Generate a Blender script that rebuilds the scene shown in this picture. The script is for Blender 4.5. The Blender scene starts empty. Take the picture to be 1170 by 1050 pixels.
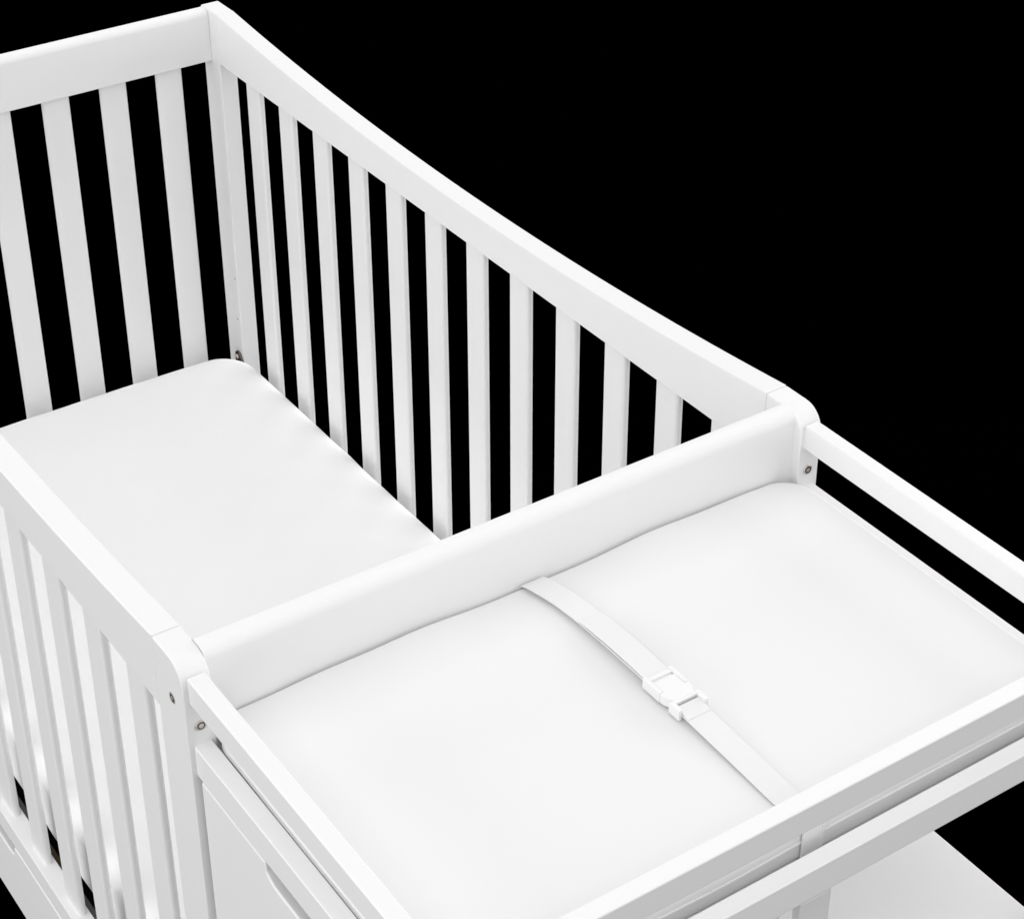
import bpy, bmesh, math, random
from mathutils import Vector, noise
S = bpy.context.scene
COL = S.collection

# ------------------------------------------------------------------ camera
H = 0.93                                   # height of the crib's posts above the floor
cam_data = bpy.data.cameras.new('camera')
cam = bpy.data.objects.new('camera', cam_data)
COL.objects.link(cam)
cam.location = (2.7516, -0.9271, 1.1982 + H)
cam.rotation_euler = (1.0138, 0.0, 0.9732)
cam_data.sensor_fit = 'HORIZONTAL'
cam_data.sensor_width = 36.0
cam_data.lens = 36.0 * 2347.71 / 1170.0
cam_data.shift_x = -(592.02 - 585.0) / 1170.0
cam_data.shift_y = (423.0 - 525.0) / 1170.0
cam_data.clip_start = 0.05
cam_data.clip_end = 60.0
S.camera = cam

# ------------------------------------------------------------------ world: an unlit black studio
w = bpy.data.worlds.new('World')
S.world = w
w.use_nodes = True
w.node_tree.nodes['Background'].inputs['Color'].default_value = (0, 0, 0, 1)
w.node_tree.nodes['Background'].inputs['Strength'].default_value = 0.0

# ------------------------------------------------------------------ studio softboxes
def softbox(name, loc, target, sx, sy, power):
    L = bpy.data.lights.new(name, 'AREA')
    L.shape = 'RECTANGLE'
    L.size, L.size_y = sx, sy
    L.energy = power
    o = bpy.data.objects.new(name, L)
    COL.objects.link(o)
    o.location = loc
    d = Vector(target) - Vector(loc)
    o.rotation_euler = d.to_track_quat('-Z', 'Y').to_euler()
    return o
MID = (0.9, 0.0, 0.75)
softbox('softbox_overhead', (0.9, 0.0, 6.5), MID, 13.0, 13.0, 596)
softbox('softbox_front', (0.9, -5.0, 1.2), MID, 7.0, 3.4, 152)
softbox('softbox_front_tall', (0.9, -5.1, 2.6), MID, 7.0, 6.0, 136)
softbox('softbox_end', (6.0, 0.0, 2.4), MID, 7.0, 5.0, 140)
softbox('softbox_back', (0.9, 5.0, 1.6), MID, 7.0, 3.4, 200)
softbox('softbox_back_tall', (0.9, 5.1, 2.6), MID, 7.0, 6.0, 120)
softbox('softbox_head', (-4.2, 0.0, 1.6), MID, 7.0, 3.4, 118)

S.view_settings.view_transform = 'Standard'
S.view_settings.look = 'None'
S.view_settings.exposure = 0.0
S.view_settings.gamma = 1.0
S.view_settings.use_curve_mapping = False
S.cycles.max_bounces = 12
S.cycles.diffuse_bounces = 8

# ------------------------------------------------------------------ materials
def principled(name, col, rough, spec=0.5, metal=0.0):
    m = bpy.data.materials.new(name)
    m.use_nodes = True
    b = m.node_tree.nodes['Principled BSDF']
    b.inputs['Base Color'].default_value = (*col, 1)
    b.inputs['Roughness'].default_value = rough
    b.inputs['Specular IOR Level'].default_value = spec
    b.inputs['Metallic'].default_value = metal
    return m, b

def add_bump(m, b, scale, strength, dist, detail=4.0, stretch=(1, 1, 1)):
    nt = m.node_tree
    tc = nt.nodes.new('ShaderNodeTexCoord')
    mp = nt.nodes.new('ShaderNodeMapping')
    mp.inputs['Scale'].default_value = stretch
    nz = nt.nodes.new('ShaderNodeTexNoise')
    nz.inputs['Scale'].default_value = scale
    nz.inputs['Detail'].default_value = detail
    bp = nt.nodes.new('ShaderNodeBump')
    bp.inputs['Strength'].default_value = strength
    bp.inputs['Distance'].default_value = dist
    nt.links.new(tc.outputs['Object'], mp.inputs['Vector'])
    nt.links.new(mp.outputs['Vector'], nz.inputs['Vector'])
    nt.links.new(nz.outputs['Fac'], bp.inputs['Height'])
    nt.links.new(bp.outputs['Normal'], b.inputs['Normal'])
    return nz

paint, pb = principled('white_satin_paint', (0.785, 0.785, 0.785), 0.48, 0.3)
add_bump(paint, pb, 60.0, 0.05, 0.001)
sheet, sb = principled('white_cotton_sheet', (0.800, 0.800, 0.800), 0.95, 0.05)
add_bump(sheet, sb, 900.0, 0.10, 0.0004, 2.0)
vinyl, vb = principled('white_quilted_vinyl', (0.772, 0.772, 0.772), 0.8, 0.12)
add_bump(vinyl, vb, 700.0, 0.08, 0.0004, 2.0)
webbing, wb = principled('white_webbing', (0.760, 0.760, 0.760), 0.85, 0.1)
add_bump(webbing, wb, 1400.0, 0.15, 0.0003, 1.0, (0.2, 1, 1))
plastic, _ = principled('white_buckle_plastic', (0.80, 0.80, 0.80), 0.4, 0.3)
steel, _ = principled('zinc_steel', (0.60, 0.56, 0.54), 0.32, 0.5, 0.45)
steel_dark, _ = principled('socket_steel', (0.17, 0.15, 0.14), 0.4, 0.5, 1.0)
hole_grey, _ = principled('hole_shade_grey', (0.42, 0.42, 0.42), 0.6, 0.2)  # flat grey that paints the shade inside the peg holes
dark_board, _ = principled('gap_shade_black', (0.010, 0.010, 0.010), 0.7, 0.1)  # darkness of the gaps below the mattress, put into the board colour
grey_strip, _ = principled('grey_ledge_strip', (0.11, 0.11, 0.11), 0.7, 0.2)
brown_strip, _ = principled('brown_ledge_strip', (0.070, 0.052, 0.030), 0.7, 0.2)
black_floor, _ = principled('black_studio_floor', (0.0, 0.0, 0.0), 1.0, 0.0)

# ------------------------------------------------------------------ mesh helpers
def link_mesh(name, bm, mat, parent, bevel=0.002, seg=3, angle=32, smooth=True, weighted=True):
    bmesh.ops.recalc_face_normals(bm, faces=bm.faces)
    if not bevel:
        for e in bm.edges:                     # unbevelled caps stay crisp
            if len(e.link_faces) == 2 and e.calc_face_angle(0.0) > 0.9:
                e.smooth = False
    me = bpy.data.meshes.new(name)
    bm.to_mesh(me)
    bm.free()
    me.materials.append(mat)
    if smooth:
        for p in me.polygons:
            p.use_smooth = True
    o = bpy.data.objects.new(name, me)
    COL.objects.link(o)
    if parent is not None:
        o.parent = parent
    if bevel:
        m = o.modifiers.new('edge_round', 'BEVEL')
        m.width = bevel
        m.segments = seg
        m.limit_method = 'ANGLE'
        m.angle_limit = math.radians(angle)
    if weighted:
        wn = o.modifiers.new('face_normals', 'WEIGHTED_NORMAL')
        wn.mode = 'FACE_AREA'
        wn.weight = 100
        wn.keep_sharp = not bevel
    return o

def box(bm, x0, x1, y0, y1, z0, z1):
    v = [bm.verts.new(c) for c in ((x0, y0, z0), (x1, y0, z0), (x1, y1, z0), (x0, y1, z0),
                                   (x0, y0, z1), (x1, y0, z1), (x1, y1, z1), (x0, y1, z1))]
    for f in ((0, 3, 2, 1), (4, 5, 6, 7), (0, 1, 5, 4), (1, 2, 6, 5), (2, 3, 7, 6), (3, 0, 4, 7)):
        bm.faces.new([v[i] for i in f])

def prism(bm, pts, axis, a, b):
    """extrude a 2-D outline along an axis: 'y' takes (x, z) points, 'x' takes (y, z), 'z' takes (x, y)"""
    def P(p, t):
        return {'y': (p[0], t, p[1]), 'x': (t, p[0], p[1]), 'z': (p[0], p[1], t)}[axis]
    A = [bm.verts.new(P(p, a)) for p in pts]
    B = [bm.verts.new(P(p, b)) for p in pts]
    bm.faces.new(A)
    bm.faces.new(B[::-1])
    n = len(pts)
    for i in range(n):
        j = (i + 1) % n
        bm.faces.new((A[i], B[i], B[j], A[j]))

def B(name, x0, x1, y0, y1, z0, z1, parent, mat=None, bevel=0.002, seg=3):
    bm = bmesh.new()
    box(bm, x0, x1, y0, y1, z0, z1)
    return link_mesh(name, bm, mat or paint, parent, bevel, seg)

def arc(cx, cz, r, a0, a1, n):
    return [(cx + r * math.cos(math.radians(a0 + (a1 - a0) * i / n)),
             cz + r * math.sin(math.radians(a0 + (a1 - a0) * i / n))) for i in range(n + 1)]

def thing(name, label, cat, loc):
    o = bpy.data.objects.new(name, None)
    COL.objects.link(o)
    o.location = loc
    o['label'] = label
    o['category'] = cat
    return o

# ------------------------------------------------------------------ floor
bm = bmesh.new()
v = [bm.verts.new(c) for c in ((-12, -12, 0), (14, -12, 0), (14, 12, 0), (-12, 12, 0))]
bm.faces.new(v)
fl = link_mesh('floor', bm, black_floor, None, 0)
fl['kind'] = 'structure'

# ================================================================== crib with changing table
# every height below is measured from the top of the posts (z = 0); the crib's root stands on the floor
crib = thing('crib_with_changing_table',
             'white slatted wooden baby crib joined to a railed changing table with drawers', 'crib', (0, 0, 0))
YO, YI = 0.380, 0.351                     # outer and inner faces of the long sides
X0, XS, XR, XE = 0.0, 0.0522, 1.3516, 1.4111
FLOOR = 0.0
def Z(z):
    return z + H

# ---- four corner posts, each with its outer top corner rounded
def post(x0, x1, near, round_right):
    r = 0.026
    pts = []
    if round_right:
        pts = [(x0, FLOOR), (x1, FLOOR)] + arc(x1 - r, Z(-r), r, 0, 90, 12) + [(x0, Z(0))]
    else:
        pts = [(x0, FLOOR), (x1, FLOOR), (x1, Z(0))] + arc(x0 + 0.006, Z(-0.006), 0.006, 90, 180, 6)
    ya, yb = (-YO, -YI) if near else (YI, YO)
    bm = bmesh.new()
    prism(bm, pts, 'y', ya, yb)
    return link_mesh('post', bm, paint, crib, 0.0016, 3, 40)
post_fl = post(X0, XS - 0.0003, False, False)
post_nl = post(X0, XS - 0.0003, True, False)
post_fr = post(XR + 0.0003, XE, False, True)
post_nr = post(XR + 0.0003, XE, True, True)

# ---- arched top rails of the long sides
def top_rail(near):
    n = 48
    dip = 0.0336
    pts = [(XS, Z(-0.0826)), (XR, Z(-0.0826))]
    for i in range(n + 1):
        u = 1 - 2 * i / n
        x = (XS + XR) / 2 + u * (XR - XS) / 2
        pts.append((x, Z(0.0006 - dip * (1 - u * u))))
    ya, yb = (-YO, -YI) if near else (YI, YO)
    bm = bmesh.new()
    prism(bm, pts, 'y', ya, yb)
    return link_mesh('side_rail', bm, paint, crib, 0.0016, 3, 40)
rail_far = top_rail(False)
rail_near = top_rail(True)
for s in (-1, 1):
    ya, yb = (-YO, -0.3565) if s < 0 else (0.3565, YO)
    B('bottom_rail', XS, XR, ya, yb, Z(-0.7268), Z(-0.6920), crib, None, 0.0010)

# ---- slats: one mesh, its long edges rounded
SW, ST = 0.0435, 0.0105
def slat_mesh(z0, z1):
    """rounded rectangle SW x ST standing from z0 to z1, its corner at the origin"""
    r = 0.0050
    pts = []
    for cx, cy, a in ((SW - r, r, -90), (SW - r, ST - r, 0), (r, ST - r, 90), (r, r, 180)):
        pts += arc(cx, cy, r, a, a + 90, 8)
    bm = bmesh.new()
    prism(bm, pts, 'z', z0, z1)
    return bm
first = link_mesh('slat', slat_mesh(Z(-0.694), Z(-0.0815)), paint, crib, 0)
slats = [first]
def slat(x, y, rz=0.0, src=first):
    o = src
    if 'used' in STATE:
        o = src.copy()
        COL.objects.link(o)
        o.parent = crib
    STATE.add('used')
    o.location = (x, y, 0)
    o.rotation_euler = (0, 0, rz)
    return o
STATE = set()
for k in range(12):
    xl = 1.2502 - 0.1030 * k
    slat(xl, YI + 0.0092)
for k in range(12):
    xl = 1.2502 - 0.1030 * k
    slat(xl, -YI - 0.0092 - ST)

# ---- the two ends: left end panel, and the taller divider beside the changing table
def bullnose(x0, x1, z0, z1, r):
    return [(x0, z0), (x1, z0)] + arc(x1 - r, z1 - r, r, 0, 90, 10) + arc(x0 + r, z1 - r, r, 90, 180, 10)
bm = bmesh.new()
prism(bm, bullnose(0.0015, 0.0268, Z(-0.085), Z(-0.0006), 0.0110), 'y', -YI, YI)
link_mesh('end_rail', bm, paint, crib, 0.0012, 2, 50)
B('end_bottom_rail', 0.0015, 0.0268, -YI, YI, Z(-0.760), Z(-0.692), crib)
for k in range(-3, 4):
    slat(0.0268 - 0.0085, k * 0.0936 - SW / 2, math.radians(90))
bm = bmesh.new()
prism(bm, bullnose(1.3720, 1.4000, Z(-0.135), Z(0.0030), 0.0138), 'y', -YI + 0.0002, YI + 0.0010)
link_mesh('divider_rail', bm, paint, crib, 0)
B('end_bottom_rail', 1.3740, 1.3990, -YI, YI, Z(-0.760), Z(-0.692), crib)
low = link_mesh('slat', slat_mesh(Z(-0.694), Z(-0.134)), paint, crib, 0)
for k in range(-3, 4):
    o = low if k == -3 else low.copy()
    if k != -3:
        COL.objects.link(o)
        o.parent = crib
    o.location = (1.3915, k * 0.0936 - SW / 2, 0)
    o.rotation_euler = (0, 0, math.radians(90))

# ---- mattress support and the ledge strips it lies on
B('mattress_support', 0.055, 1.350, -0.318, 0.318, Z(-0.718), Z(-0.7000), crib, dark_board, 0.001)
for a, b_, mt in ((0.056, 0.795, grey_strip), (0.7955, 0.905, brown_strip), (0.9055, 1.348, grey_strip)):
    B('ledge_strip', a, b_, -0.3563, -0.3475, Z(-0.716), Z(-0.7005), crib, mt, 0.0006, 2)
B('ledge_strip', 0.056, 1.348, 0.3475, 0.3563, Z(-0.716), Z(-0.7005), crib, grey_strip, 0.0006, 2)

# ---- drawer fronts with a finger cut-out in the top edge
def cutout_front(x0, x1, z0, z1, cx, half, depth, ya, yb, name, parent, bevel=0.0024):
    pts = [(x0, z0), (x1, z0), (x1, z1)]
    prof = []
    n = 10
    # right lip, concave slope, flat, and the same mirrored
    side = [(half, 0.0), (half - 0.0022, -0.0022), (half - 0.0034, -depth * 0.50)]
    for i in range(1, n + 1):
        t = i / n * math.pi / 2
        side.append((half - 0.0034 - 0.020 * math.sin(t) * t / (math.pi / 2), -depth * (0.50 + 0.50 * math.sin(t))))
    prof = [(cx + a, z1 + c) for a, c in side] + [(cx - a, z1 + c) for a, c in side[::-1]]
    pts += prof + [(x0, z1)]
    bm = bmesh.new()
    prism(bm, pts, 'y', ya, yb)
    return link_mesh(name, bm, paint, parent, bevel, 4, 60)
dr = cutout_front(XS + 0.003, XR - 0.003, Z(-0.862), Z(-0.7285), 0.7055, 0.0865, 0.0215, -0.3806, -0.3600, 'crib_drawer', crib)
B('drawer_side', 0.075, 0.087, -0.3595, 0.28, Z(-0.850), Z(-0.775), dr)
B('drawer_side', 1.317, 1.329, -0.3595, 0.28, Z(-0.850), Z(-0.775), dr)
B('drawer_floor', 0.087, 1.317, -0.3595, 0.28, Z(-0.852), Z(-0.846), dr, dark_board, 0)
B('drawer_back', 0.087, 1.317, 0.268, 0.28, Z(-0.845), Z(-0.775), dr, dark_board, 0)

# ================================================================== changing table
GO, GI = 0.3747, 0.3564                   # guard rails outer / inner
XG0, XG1 = 1.8299, 1.8481                 # end rail inner / outer
for s in (-1, 1):
    ya, yb = (-GO, -GI) if s < 0 else (GI, GO)
    B('guard_rail', XE - 0.0012, XG0, ya, yb, Z(-0.0416), Z(-0.0120), crib, None, 0.0018)
    B('frame_rail', XE - 0.0012, XG0, ya, yb, Z(-0.1277), Z(-0.0926), crib, None, 0.0014)
B('guard_rail', XG0 + 0.0002, XG1, -GO, GO, Z(-0.0416), Z(-0.0120), crib, None, 0.0018)
B('frame_rail', XG0 + 0.0002, XG1, -GO, GO, Z(-0.1277), Z(-0.0926), crib, None, 0.0014)
for s in (-1, 1):
    ya, yb = (-GO + 0.001, -GI - 0.001) if s < 0 else (GI + 0.001, GO - 0.001)
    B('guard_support', XG0 - 0.020, XG1 - 0.001, ya, yb, Z(-0.0930), Z(-0.0412), crib)
    ya, yb = (-GO + 0.001, -0.342) if s < 0 else (0.342, GO - 0.001)
    B('leg', XG0 - 0.022, XG1 - 0.001, ya, yb, FLOOR, Z(-0.1274), crib)
B('tray', XE + 0.0003, XG0 - 0.0002, -GI + 0.0004, GI - 0.0004, Z(-0.1270), Z(-0.1180), crib, None, 0)
B('side_panel', XE + 0.0004, 1.4150, -0.3600, 0.3560, Z(-0.800), Z(-0.1282), crib, None, 0)
B('shelf', 1.4154, 1.8290, -0.3400, 0.3720, Z(-0.4300), Z(-0.4160), crib, None, 0.0012)
B('shelf', 1.4154, 1.8290, -0.3400, 0.3720, Z(-0.8000), Z(-0.7860), crib, None, 0.0012)

tdr = cutout_front(1.4172, XG0 - 0.0235, Z(-0.3250), Z(-0.1312), 1.6265, 0.0880, 0.0185, -0.3742, -0.3560,
                   'table_drawer', crib)
B('drawer_box_front', 1.4400, 1.7880, -0.3440, -0.3350, Z(-0.3200), Z(-0.1500), tdr, None, 0.001)
B('drawer_side', 1.7780, 1.7880, -0.3345, 0.0180, Z(-0.3200), Z(-0.2000), tdr, None, 0.001)
B('drawer_side', 1.4400, 1.4500, -0.3345, 0.0180, Z(-0.3200), Z(-0.2000), tdr, None, 0.001)
B('drawer_floor', 1.4504, 1.7776, -0.3345, 0.0180, Z(-0.3200), Z(-0.3140), tdr, None, 0)
B('drawer_back', 1.4504, 1.7776, 0.0080, 0.0178, Z(-0.3136), Z(-0.2000), tdr, None, 0.001)
cutout_front(1.4172, XG0 - 0.0235, Z(-0.5300), Z(-0.3290), 1.6265, 0.0880, 0.0185, -0.3742, -0.3560, 'table_drawer', crib)
B('shelf_upright', 1.7900, 1.8000, 0.0300, 0.0680, Z(-0.4158), Z(-0.1990), crib, None, 0.0012)

# ------------------------------------------------------------------ bolts, pegs and the corner bracket
def bolt(parent, loc, normal, r=0.0062, proud=0.0012, socket=0.0030):
    """a flat round bolt head with a dark hexagon socket ring, facing along normal"""
    q = Vector(normal).to_track_quat('Z', 'Y').to_matrix().to_4x4()
    q.translation = Vector(loc)
    def lathe(prof, n=32):
        bm = bmesh.new()
        rings = []
        for (rr, zz) in prof:
            rings.append([bm.verts.new((rr * math.cos(2 * math.pi * i / n), rr * math.sin(2 * math.pi * i / n), zz)) for i in range(n)])
        for a, c in zip(rings, rings[1:]):
            for i in range(n):
                bm.faces.new((a[i], a[(i + 1) % n], c[(i + 1) % n], c[i]))
        bm.faces.new(rings[-1])
        bm.faces.new(rings[0][::-1])
        bm.transform(q)
        return bm
    head = link_mesh('bolt', lathe([(r, -0.004), (r, proud * 0.4), (r * 0.9, proud), (r * 0.72, proud)]), steel, parent, 0)
    ring = link_mesh('socket', lathe([(r * 0.68, 0.0), (r * 0.68, proud + 0.00015), (r * 0.66, proud + 0.0002)]), steel_dark, head, 0)
    link_mesh('pin', lathe([(r * 0.40, 0.0), (r * 0.40, proud + 0.0004), (r * 0.30, proud + 0.0006)]), steel, head, 0)
    return head
bolt(post_fr, (XE, 0.3647, Z(-0.0712)), (1, 0, 0))
bolt(post_nr, (XE, -0.3660, Z(-0.0705)), (1, 0, 0))
bolt(post_nr, (1.3857, -YO, Z(-0.0494)), (0, -1, 0), 0.0060, 0.0004)
# peg holes in the far post's inner face, their shade painted as grey discs
for (px_, pz_) in ((0.0430, -0.4672), (0.0412, -0.5452)):
    bm = bmesh.new()
    bmesh.ops.create_cone(bm, cap_ends=True, segments=20, radius1=0.0020, radius2=0.0020, depth=0.0006)
    for vv in bm.verts:
        vv.co = Vector((px_ + vv.co.x, YI - 0.0002 + vv.co.z, Z(pz_) + vv.co.y))
    link_mesh('peg_hole', bm, hole_grey, post_fl, 0)
# bracket that carries the mattress support
bm = bmesh.new()
prism(bm, [(0.0280, Z(-0.715)), (0.0560, Z(-0.715)), (0.0560, Z(-0.640)), (0.0535, Z(-0.6260)), (0.0445, Z(-0.6120)), (0.0390, Z(-0.6085)), (0.0330, Z(-0.6090)), (0.0290, Z(-0.6130)), (0.0280, Z(-0.6200))],
      'y', YI - 0.0040, YI - 0.0002)
br = link_mesh('corner_bracket', bm, steel_dark, post_fl, 0.0004, 2)
bm = bmesh.new()
bmesh.ops.create_uvsphere(bm, u_segments=20, v_segments=10, radius=0.0042)
for vv in bm.verts:
    vv.co = Vector((0.0365 + vv.co.x, YI - 0.0045 + vv.co.y * 0.6, Z(-0.6185) + vv.co.z))
link_mesh('screw_head', bm, steel, br, 0, weighted=False)

# ================================================================== mattress
def cushion(name, x0, x1, y0, y1, zb, zt, rc, re, mat, parent, topf=None, sidef=None, nx=120, ny=70, rb=None):
    """a padded slab: plan corners rounded by rc, upper edge by re, lower by rb; topf(x, y) lifts the top, sidef(x, y) pushes the side out"""
    bm = bmesh.new()
    rb = rb or re * 0.5
    cx, cy = (x0 + x1) / 2, (y0 + y1) / 2
    hx, hy = (x1 - x0) / 2, (y1 - y0) / 2
    # outline points, walked once around with rounded corners
    out = []
    def seg(ax, ay, bx, by, n):
        for i in range(n):
            t = i / n
            out.append((ax + (bx - ax) * t, ay + (by - ay) * t))
    def corner(ccx, ccy, a0):
        for i in range(10):
            a = math.radians(a0 + 90 * i / 10)
            out.append((ccx + rc * math.cos(a), ccy + rc * math.sin(a)))
    seg(x1, y0 + rc, x1, y1 - rc, ny); corner(x1 - rc, y1 - rc, 0)
    seg(x1 - rc, y1, x0 + rc, y1, nx); corner(x0 + rc, y1 - rc, 90)
    seg(x0, y1 - rc, x0, y0 + rc, ny); corner(x0 + rc, y0 + rc, 180)
    seg(x0 + rc, y0, x1 - rc, y0, nx); corner(x1 - rc, y0 + rc, 270)
    N = len(out)
    nrm = []
    for i in range(N):
        a, c = out[i - 1], out[(i + 1) % N]
        d = Vector((c[0] - a[0], c[1] - a[1])).normalized()
        nrm.append((d.y, -d.x))
    # vertical profile: (inset, z, weight of the top lift)
    prof = []
    for i in range(5):
        t = math.radians(90 * i / 4)
        prof.append((rb * (1 - math.sin(t)), zb + rb * (1 - math.cos(t)), 0.0))
    for i in range(1, 5):
        prof.append((0.0, zb + rb + (zt - re - zb - rb) * i / 5, 0.0))
    for i in range(9):
        t = math.radians(90 * i / 8)
        prof.append((re * (1 - math.cos(t)), zt - re + re * math.sin(t), math.sin(t)))
    rings = []
    for inset, z, wt in prof:
        ring = []
        for i, (x, y) in enumerate(out):
            s = sidef(x, y, z) if sidef else 0.0
            s *= (1 - wt * 0.3)
            px, py = x - nrm[i][0] * (inset - s), y - nrm[i][1] * (inset - s)
            if inset > rc * 0.95:
                pass
            dz = topf(px, py) * wt if topf else 0.0
            ring.append(bm.verts.new((px, py, z + dz)))
        rings.append(ring)
    # the flat top: rings shrinking toward the centre line
    last = [(v_.co.x, v_.co.y) for v_ in rings[-1]]
    M = 26
    for f in [0.995, 0.985] + [1 - k / M for k in range(1, M)]:
        ring = []
        for (x, y) in last:
            px, py = cx + (x - cx) * f, cy + (y - cy) * f
            ring.append(bm.verts.new((px, py, zt + (topf(px, py) if topf else 0))))
        rings.append(ring)
    for a, c in zip(rings, rings[1:]):
        for i in range(N):
            j = (i + 1) % N
            bm.faces.new((a[i], a[j], c[j], c[i]))
    cv = bm.verts.new((cx, cy, zt + (topf(cx, cy) if topf else 0)))
    for i in range(N):
        bm.faces.new((rings[-1][i], rings[-1][(i + 1) % N], cv))
    bm.faces.new(rings[0][::-1])
    return link_mesh(name, bm, mat, parent, 0, weighted=False)

def fbm(x, y, s, seed=0.0):
    return noise.noise(Vector((x * s, y * s, seed))) + 0.5 * noise.noise(Vector((x * s * 2.1, y * s * 2.1, seed + 7)))

def m_top(x, y):
    e = min(x - 0.03, 1.366 - x, y + 0.345, 0.345 - y)
    t = max(0.0, min(1.0, e / 0.22))
    return 0.0030 * (t * (2 - t)) - 0.0045 * math.exp(-((x - 0.03) ** 2 + (y - 0.345) ** 2) / 0.012) + 0.0012 * fbm(x, y, 6.0, 1.0)
def m_side(x, y, z):
    return 0.0016 * fbm(x + y * 0.3, 0.0, 7.0, 3.0) + 0.0007 * fbm(x - y, 0.0, 20.0, 9.0)
mat_o = cushion('mattress', 0.0440, 1.3660, -0.3420, 0.3440, Z(-0.6970), Z(-0.5912), 0.062, 0.023, sheet, None, m_top, m_side, 150, 80, 0.010)
mat_o['label'] = 'white sheeted mattress lying flat inside the slatted crib'
mat_o['category'] = 'mattress'

# ================================================================== changing pad with its strap
PX0, PX1, PYH = 1.4022, 1.8135, 0.3485
PYN = 0.3528
def p_top(x, y):
    t = max(0.0, min(1.0, (x - PX0) / 0.055))
    t = t * t * (3 - 2 * t)
    strap = math.exp(-((y - 0.012) / 0.05) ** 2)
    return ((0.0030 * math.cos((abs(y - 0.01) - 0.17) * 18.5) + 0.0010 * math.sin(y * 47.0 + 0.8)) * (1 - 0.97 * t) + 0.0003 * fbm(x, y, 7.0, 5.0) - 0.0006 * strap)
def p_side(x, y, z):
    b_ = math.sin(math.pi * max(0.0, min(1.0, (z - Z(-0.118)) / 0.043)))
    s = 0.0004 * fbm(x - y, 0.0, 8.0, 2.0)
    if y > PYH - 0.005 or y < -PYN + 0.005:  # the long sides bulge a little half-way along
        s += 0.0008 * math.sin(math.pi * (x - PX0) / (PX1 - PX0)) * 1.0
    return s
pad = thing('changing_pad', 'white padded changing pad with a buckled strap across its middle', 'changing pad', (1.607, 0.0, Z(-0.118)))
def to_local(o):
    for v_ in o.data.vertices:
        v_.co -= Vector(pad.location)
    return o
cush = to_local(cushion('cushion', PX0, PX1, -PYN, PYH, Z(-0.1176), Z(-0.0735), 0.032, 0.0060, vinyl, pad, p_top, p_side, 90, 120, 0.005))

# seam piping round the cushion, half-way up its side
def tube(bm, pts, r, n=8, closed=True):
    rings = []
    N = len(pts)
    for i in range(N):
        a = Vector(pts[i - 1]); c = Vector(pts[(i + 1) % N])
        d = (c - a).normalized()
        up = Vector((0, 0, 1))
        s = d.cross(up).normalized()
        u2 = s.cross(d)
        rings.append([bm.verts.new(Vector(pts[i]) + s * (r * math.cos(2 * math.pi * k / n)) + u2 * (r * math.sin(2 * math.pi * k / n))) for k in range(n)])
    for i in range(N if closed else N - 1):
        a, c = rings[i], rings[(i + 1) % N]
        for k in range(n):
            bm.faces.new((a[k], a[(k + 1) % n], c[(k + 1) % n], c[k]))
pts = []
def ring_points(inset, z, dz):
    rc = 0.032
    res = []
    def add(x, y, nx_, ny_):
        s = p_side(x, y, z)
        res.append((x + nx_ * (s - inset), y + ny_ * (s - inset), z + dz(x, y)))
    n = 60
    for i in range(n): add(PX1, -PYN + rc + (PYN + PYH - 2 * rc) * i / n, 1, 0)
    for i in range(8): a = math.radians(90 * i / 8); add(PX1 - rc + rc * math.cos(a), PYH - rc + rc * math.sin(a), math.cos(a), math.sin(a))
    for i in range(n): add(PX1 - rc - (PX1 - PX0 - 2 * rc) * i / n, PYH, 0, 1)
    for i in range(8): a = math.radians(90 + 90 * i / 8); add(PX0 + rc + rc * math.cos(a), PYH - rc + rc * math.sin(a), math.cos(a), math.sin(a))
    for i in range(n): add(PX0, PYH - rc - (PYN + PYH - 2 * rc) * i / n, -1, 0)
    for i in range(8): a = math.radians(180 + 90 * i / 8); add(PX0 + rc + rc * math.cos(a), -PYN + rc + rc * math.sin(a), math.cos(a), math.sin(a))
    for i in range(n): add(PX0 + rc + (PX1 - PX0 - 2 * rc) * i / n, -PYN, 0, -1)
    for i in range(8): a = math.radians(270 + 90 * i / 8); add(PX1 - rc + rc * math.cos(a), -PYN + rc + rc * math.sin(a), math.cos(a), math.sin(a))
    return res
def seam_dip(x, y):
    return -0.0034 * math.exp(-((y + 0.075) / 0.08) ** 2) if x > 1.7 else 0.0
bm = bmesh.new()
tube(bm, ring_points(0.0000, Z(-0.0957), seam_dip), 0.0015)
to_local(link_mesh('piping', bm, vinyl, cush, 0))

# the strap: a flat ribbon given by (x, z, y-centre) stations
def ribbon(name, st, width, th, parent, mat=webbing):
    bm = bmesh.new()
    rings = []
    for i, (x, z, yc) in enumerate(st):
        a = Vector((st[max(i - 1, 0)][0], st[max(i - 1, 0)][1]))
        c = Vector((st[min(i + 1, len(st) - 1)][0], st[min(i + 1, len(st) - 1)][1]))
        d = (c - a).normalized()
        nx_, nz_ = -d.y, d.x
        h = width / 2
        e = th * 0.35
        prof = [(-h, 0), (-h, th - e), (-h + e, th), (h - e, th), (h, th - e), (h, 0)]
        rings.append([bm.verts.new((x + nx_ * q, yc + p, z + nz_ * q)) for p, q in prof])
    for a, c in zip(rings, rings[1:]):
        for k in range(6):
            bm.faces.new((a[k], a[(k + 1) % 6], c[(k + 1) % 6], c[k]))
    bm.faces.new(rings[0]); bm.faces.new(rings[-1][::-1])
    return to_local(link_mesh(name, bm, mat, parent, 0.0002, 1, 40))
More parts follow.
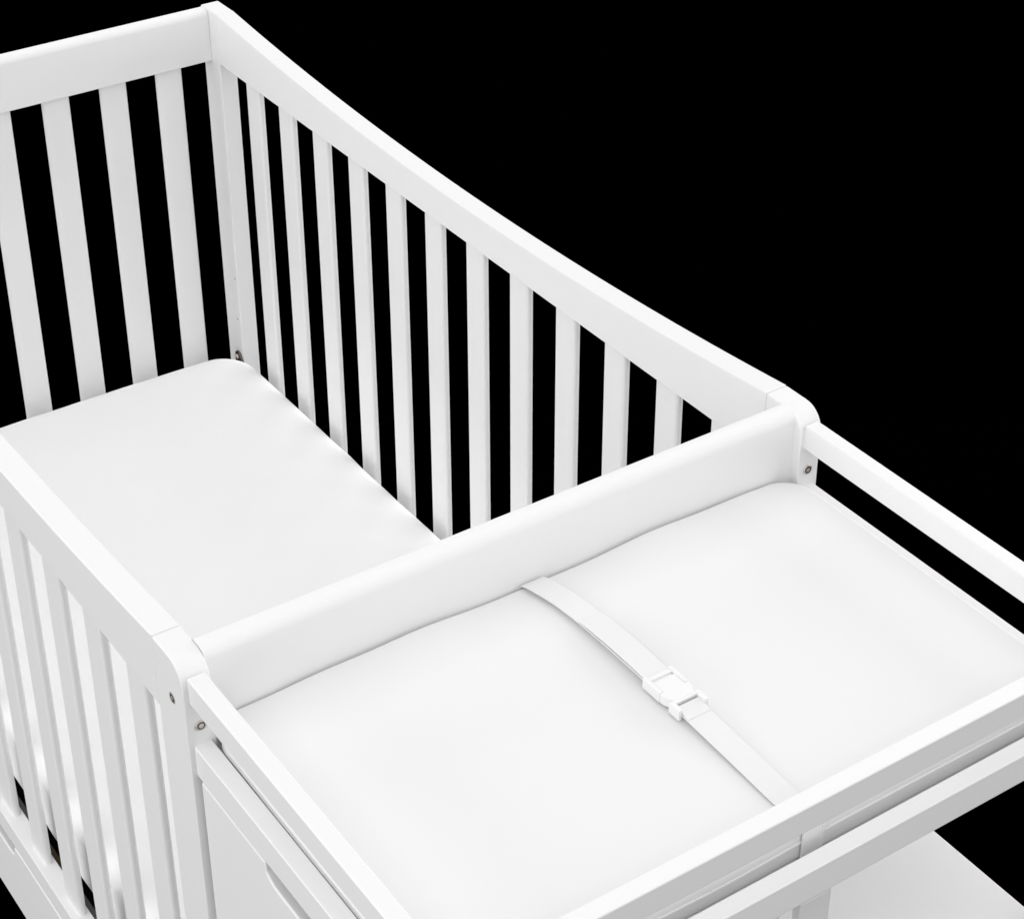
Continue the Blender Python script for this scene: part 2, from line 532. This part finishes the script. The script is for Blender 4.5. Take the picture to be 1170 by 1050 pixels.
def smooth_path(keys, n=8):
    out = []
    for i in range(len(keys) - 1):
        p0 = keys[max(i - 1, 0)]; p1 = keys[i]; p2 = keys[i + 1]; p3 = keys[min(i + 2, len(keys) - 1)]
        for k in range(n):
            t = k / n
            out.append(tuple(0.5 * ((2 * p1[j]) + (-p0[j] + p2[j]) * t + (2 * p0[j] - 5 * p1[j] + 4 * p2[j] - p3[j]) * t * t
                                    + (-p0[j] + 3 * p1[j] - 3 * p2[j] + p3[j]) * t ** 3) for j in range(3)))
    out.append(keys[-1])
    return out
WID = 0.0275
yc0, yc1, yc2 = 0.0075, 0.0142, 0.0205
k1 = [(1.4012, Z(-0.112), yc0), (1.4010, Z(-0.090), yc0), (1.4022, Z(-0.0765), yc0), (1.4075, Z(-0.0722), yc0), (1.4200, Z(-0.0705), 0.0098),
      (1.4550, Z(-0.0690), 0.0150), (1.5000, Z(-0.0680), 0.0172), (1.5500, Z(-0.0670), 0.0172), (1.5940, Z(-0.0665), 0.0167), (1.6015, Z(-0.0672), 0.0167)]
strap1 = ribbon('strap', smooth_path(k1), WID, 0.0012, pad)
k2 = [(1.4890, Z(-0.0668), 0.0169), (1.5050, Z(-0.0650), 0.0172), (1.5500, Z(-0.0635), 0.0172), (1.5920, Z(-0.0638), 0.0167), (1.6015, Z(-0.0645), 0.0167)]
ribbon('strap_tail', smooth_path(k2), WID, 0.0010, strap1)
k3 = [(1.6450, Z(-0.0670), 0.0165), (1.6600, Z(-0.0676), 0.0163), (1.7000, Z(-0.0703), 0.0170), (1.7400, Z(-0.0716), 0.0165), (1.7800, Z(-0.0722), 0.0155),
      (1.8030, Z(-0.0730), 0.0168), (1.8125, Z(-0.0760), 0.0185), (1.8150, Z(-0.0840), yc2)]
k5 = [(1.8150, Z(-0.0840), yc2), (1.8154, Z(-0.0980), yc2), (1.8148, Z(-0.1150), yc2)]
strap2 = ribbon('strap', smooth_path(k3), WID, 0.0012, pad)
k4 = [(1.6430, Z(-0.0640), 0.0165), (1.6490, Z(-0.0644), 0.0165), (1.6580, Z(-0.0660), 0.0163), (1.6610, Z(-0.0666), 0.0163)]
ribbon('strap_tail', smooth_path(k4), WID - 0.001, 0.0009, strap2)
ribbon('strap_fold', smooth_path(k5), 0.0228, 0.0012, strap2)
for s in (-1, 1):                                     # thick folded edges of the loop on the cushion's side
    bm = bmesh.new()
    box(bm, 1.8142, 1.8172, yc2 + s * 0.0112 - 0.0009, yc2 + s * 0.0112 + 0.0009, Z(-0.1165), Z(-0.0850))
    to_local(link_mesh('strap_edge', bm, webbing, strap2, 0.0008, 3))

# the side-release buckle: a body with a slot, tapering to a neck, and the prong end with its cross-bar
BX, BY = 1.5960, 0.0167
bz0, bz1 = Z(-0.0715), Z(-0.0600)
def plan(bm, pts, z0, z1):
    prism(bm, [(BX + a, BY + c) for a, c in pts], 'z', z0, z1)
bm = bmesh.new()
plan(bm, [(0.0020, -0.0126), (0.0072, -0.0126), (0.0072, 0.0126), (0.0020, 0.0126)], bz0 + 0.002, bz1 - 0.0004)
plan(bm, [(0.0108, -0.0123), (0.0262, -0.0123), (0.0262, -0.0168), (0.0320, -0.0162), (0.0385, -0.0132), (0.0420, -0.0100),
          (0.0420, 0.0100), (0.0385, 0.0132), (0.0320, 0.0162), (0.0262, 0.0168), (0.0262, 0.0123), (0.0108, 0.0123)],
     bz0 + 0.0006, bz1 - 0.0003)
for s in (-1, 1):
    plan(bm, [(a, s * c) for a, c in ((0.0, 0.0124), (0.0, 0.0170), (0.0260, 0.0170), (0.0260, 0.0124))][::s],
         bz0, bz1)
plan(bm, [(0.0065, -0.0118), (0.0125, -0.0118), (0.0125, 0.0118), (0.0065, 0.0118)], bz0 + 0.0015, bz1 - 0.0026)
bk = to_local(link_mesh('buckle', bm, plastic, pad, 0.0007, 3))
bm = bmesh.new()
plan(bm, [(0.0395, -0.0125), (0.0448, -0.0125), (0.0448, 0.0125), (0.0395, 0.0125)], bz0 + 0.001, bz1 - 0.0008)
plan(bm, [(0.0498, -0.0125), (0.0520, -0.0125), (0.0520, 0.0125), (0.0498, 0.0125)], bz0 + 0.001, bz1 - 0.0040)
for s in (-1, 1):
    plan(bm, [(a, s * c) for a, c in ((0.0405, 0.0122), (0.0405, 0.0174), (0.0560, 0.0174), (0.0560, 0.0132), (0.0510, 0.0122))][::s],
         bz0 - 0.0006, bz1 - 0.0003)
to_local(link_mesh('buckle_prong', bm, plastic, bk, 0.0007, 3))
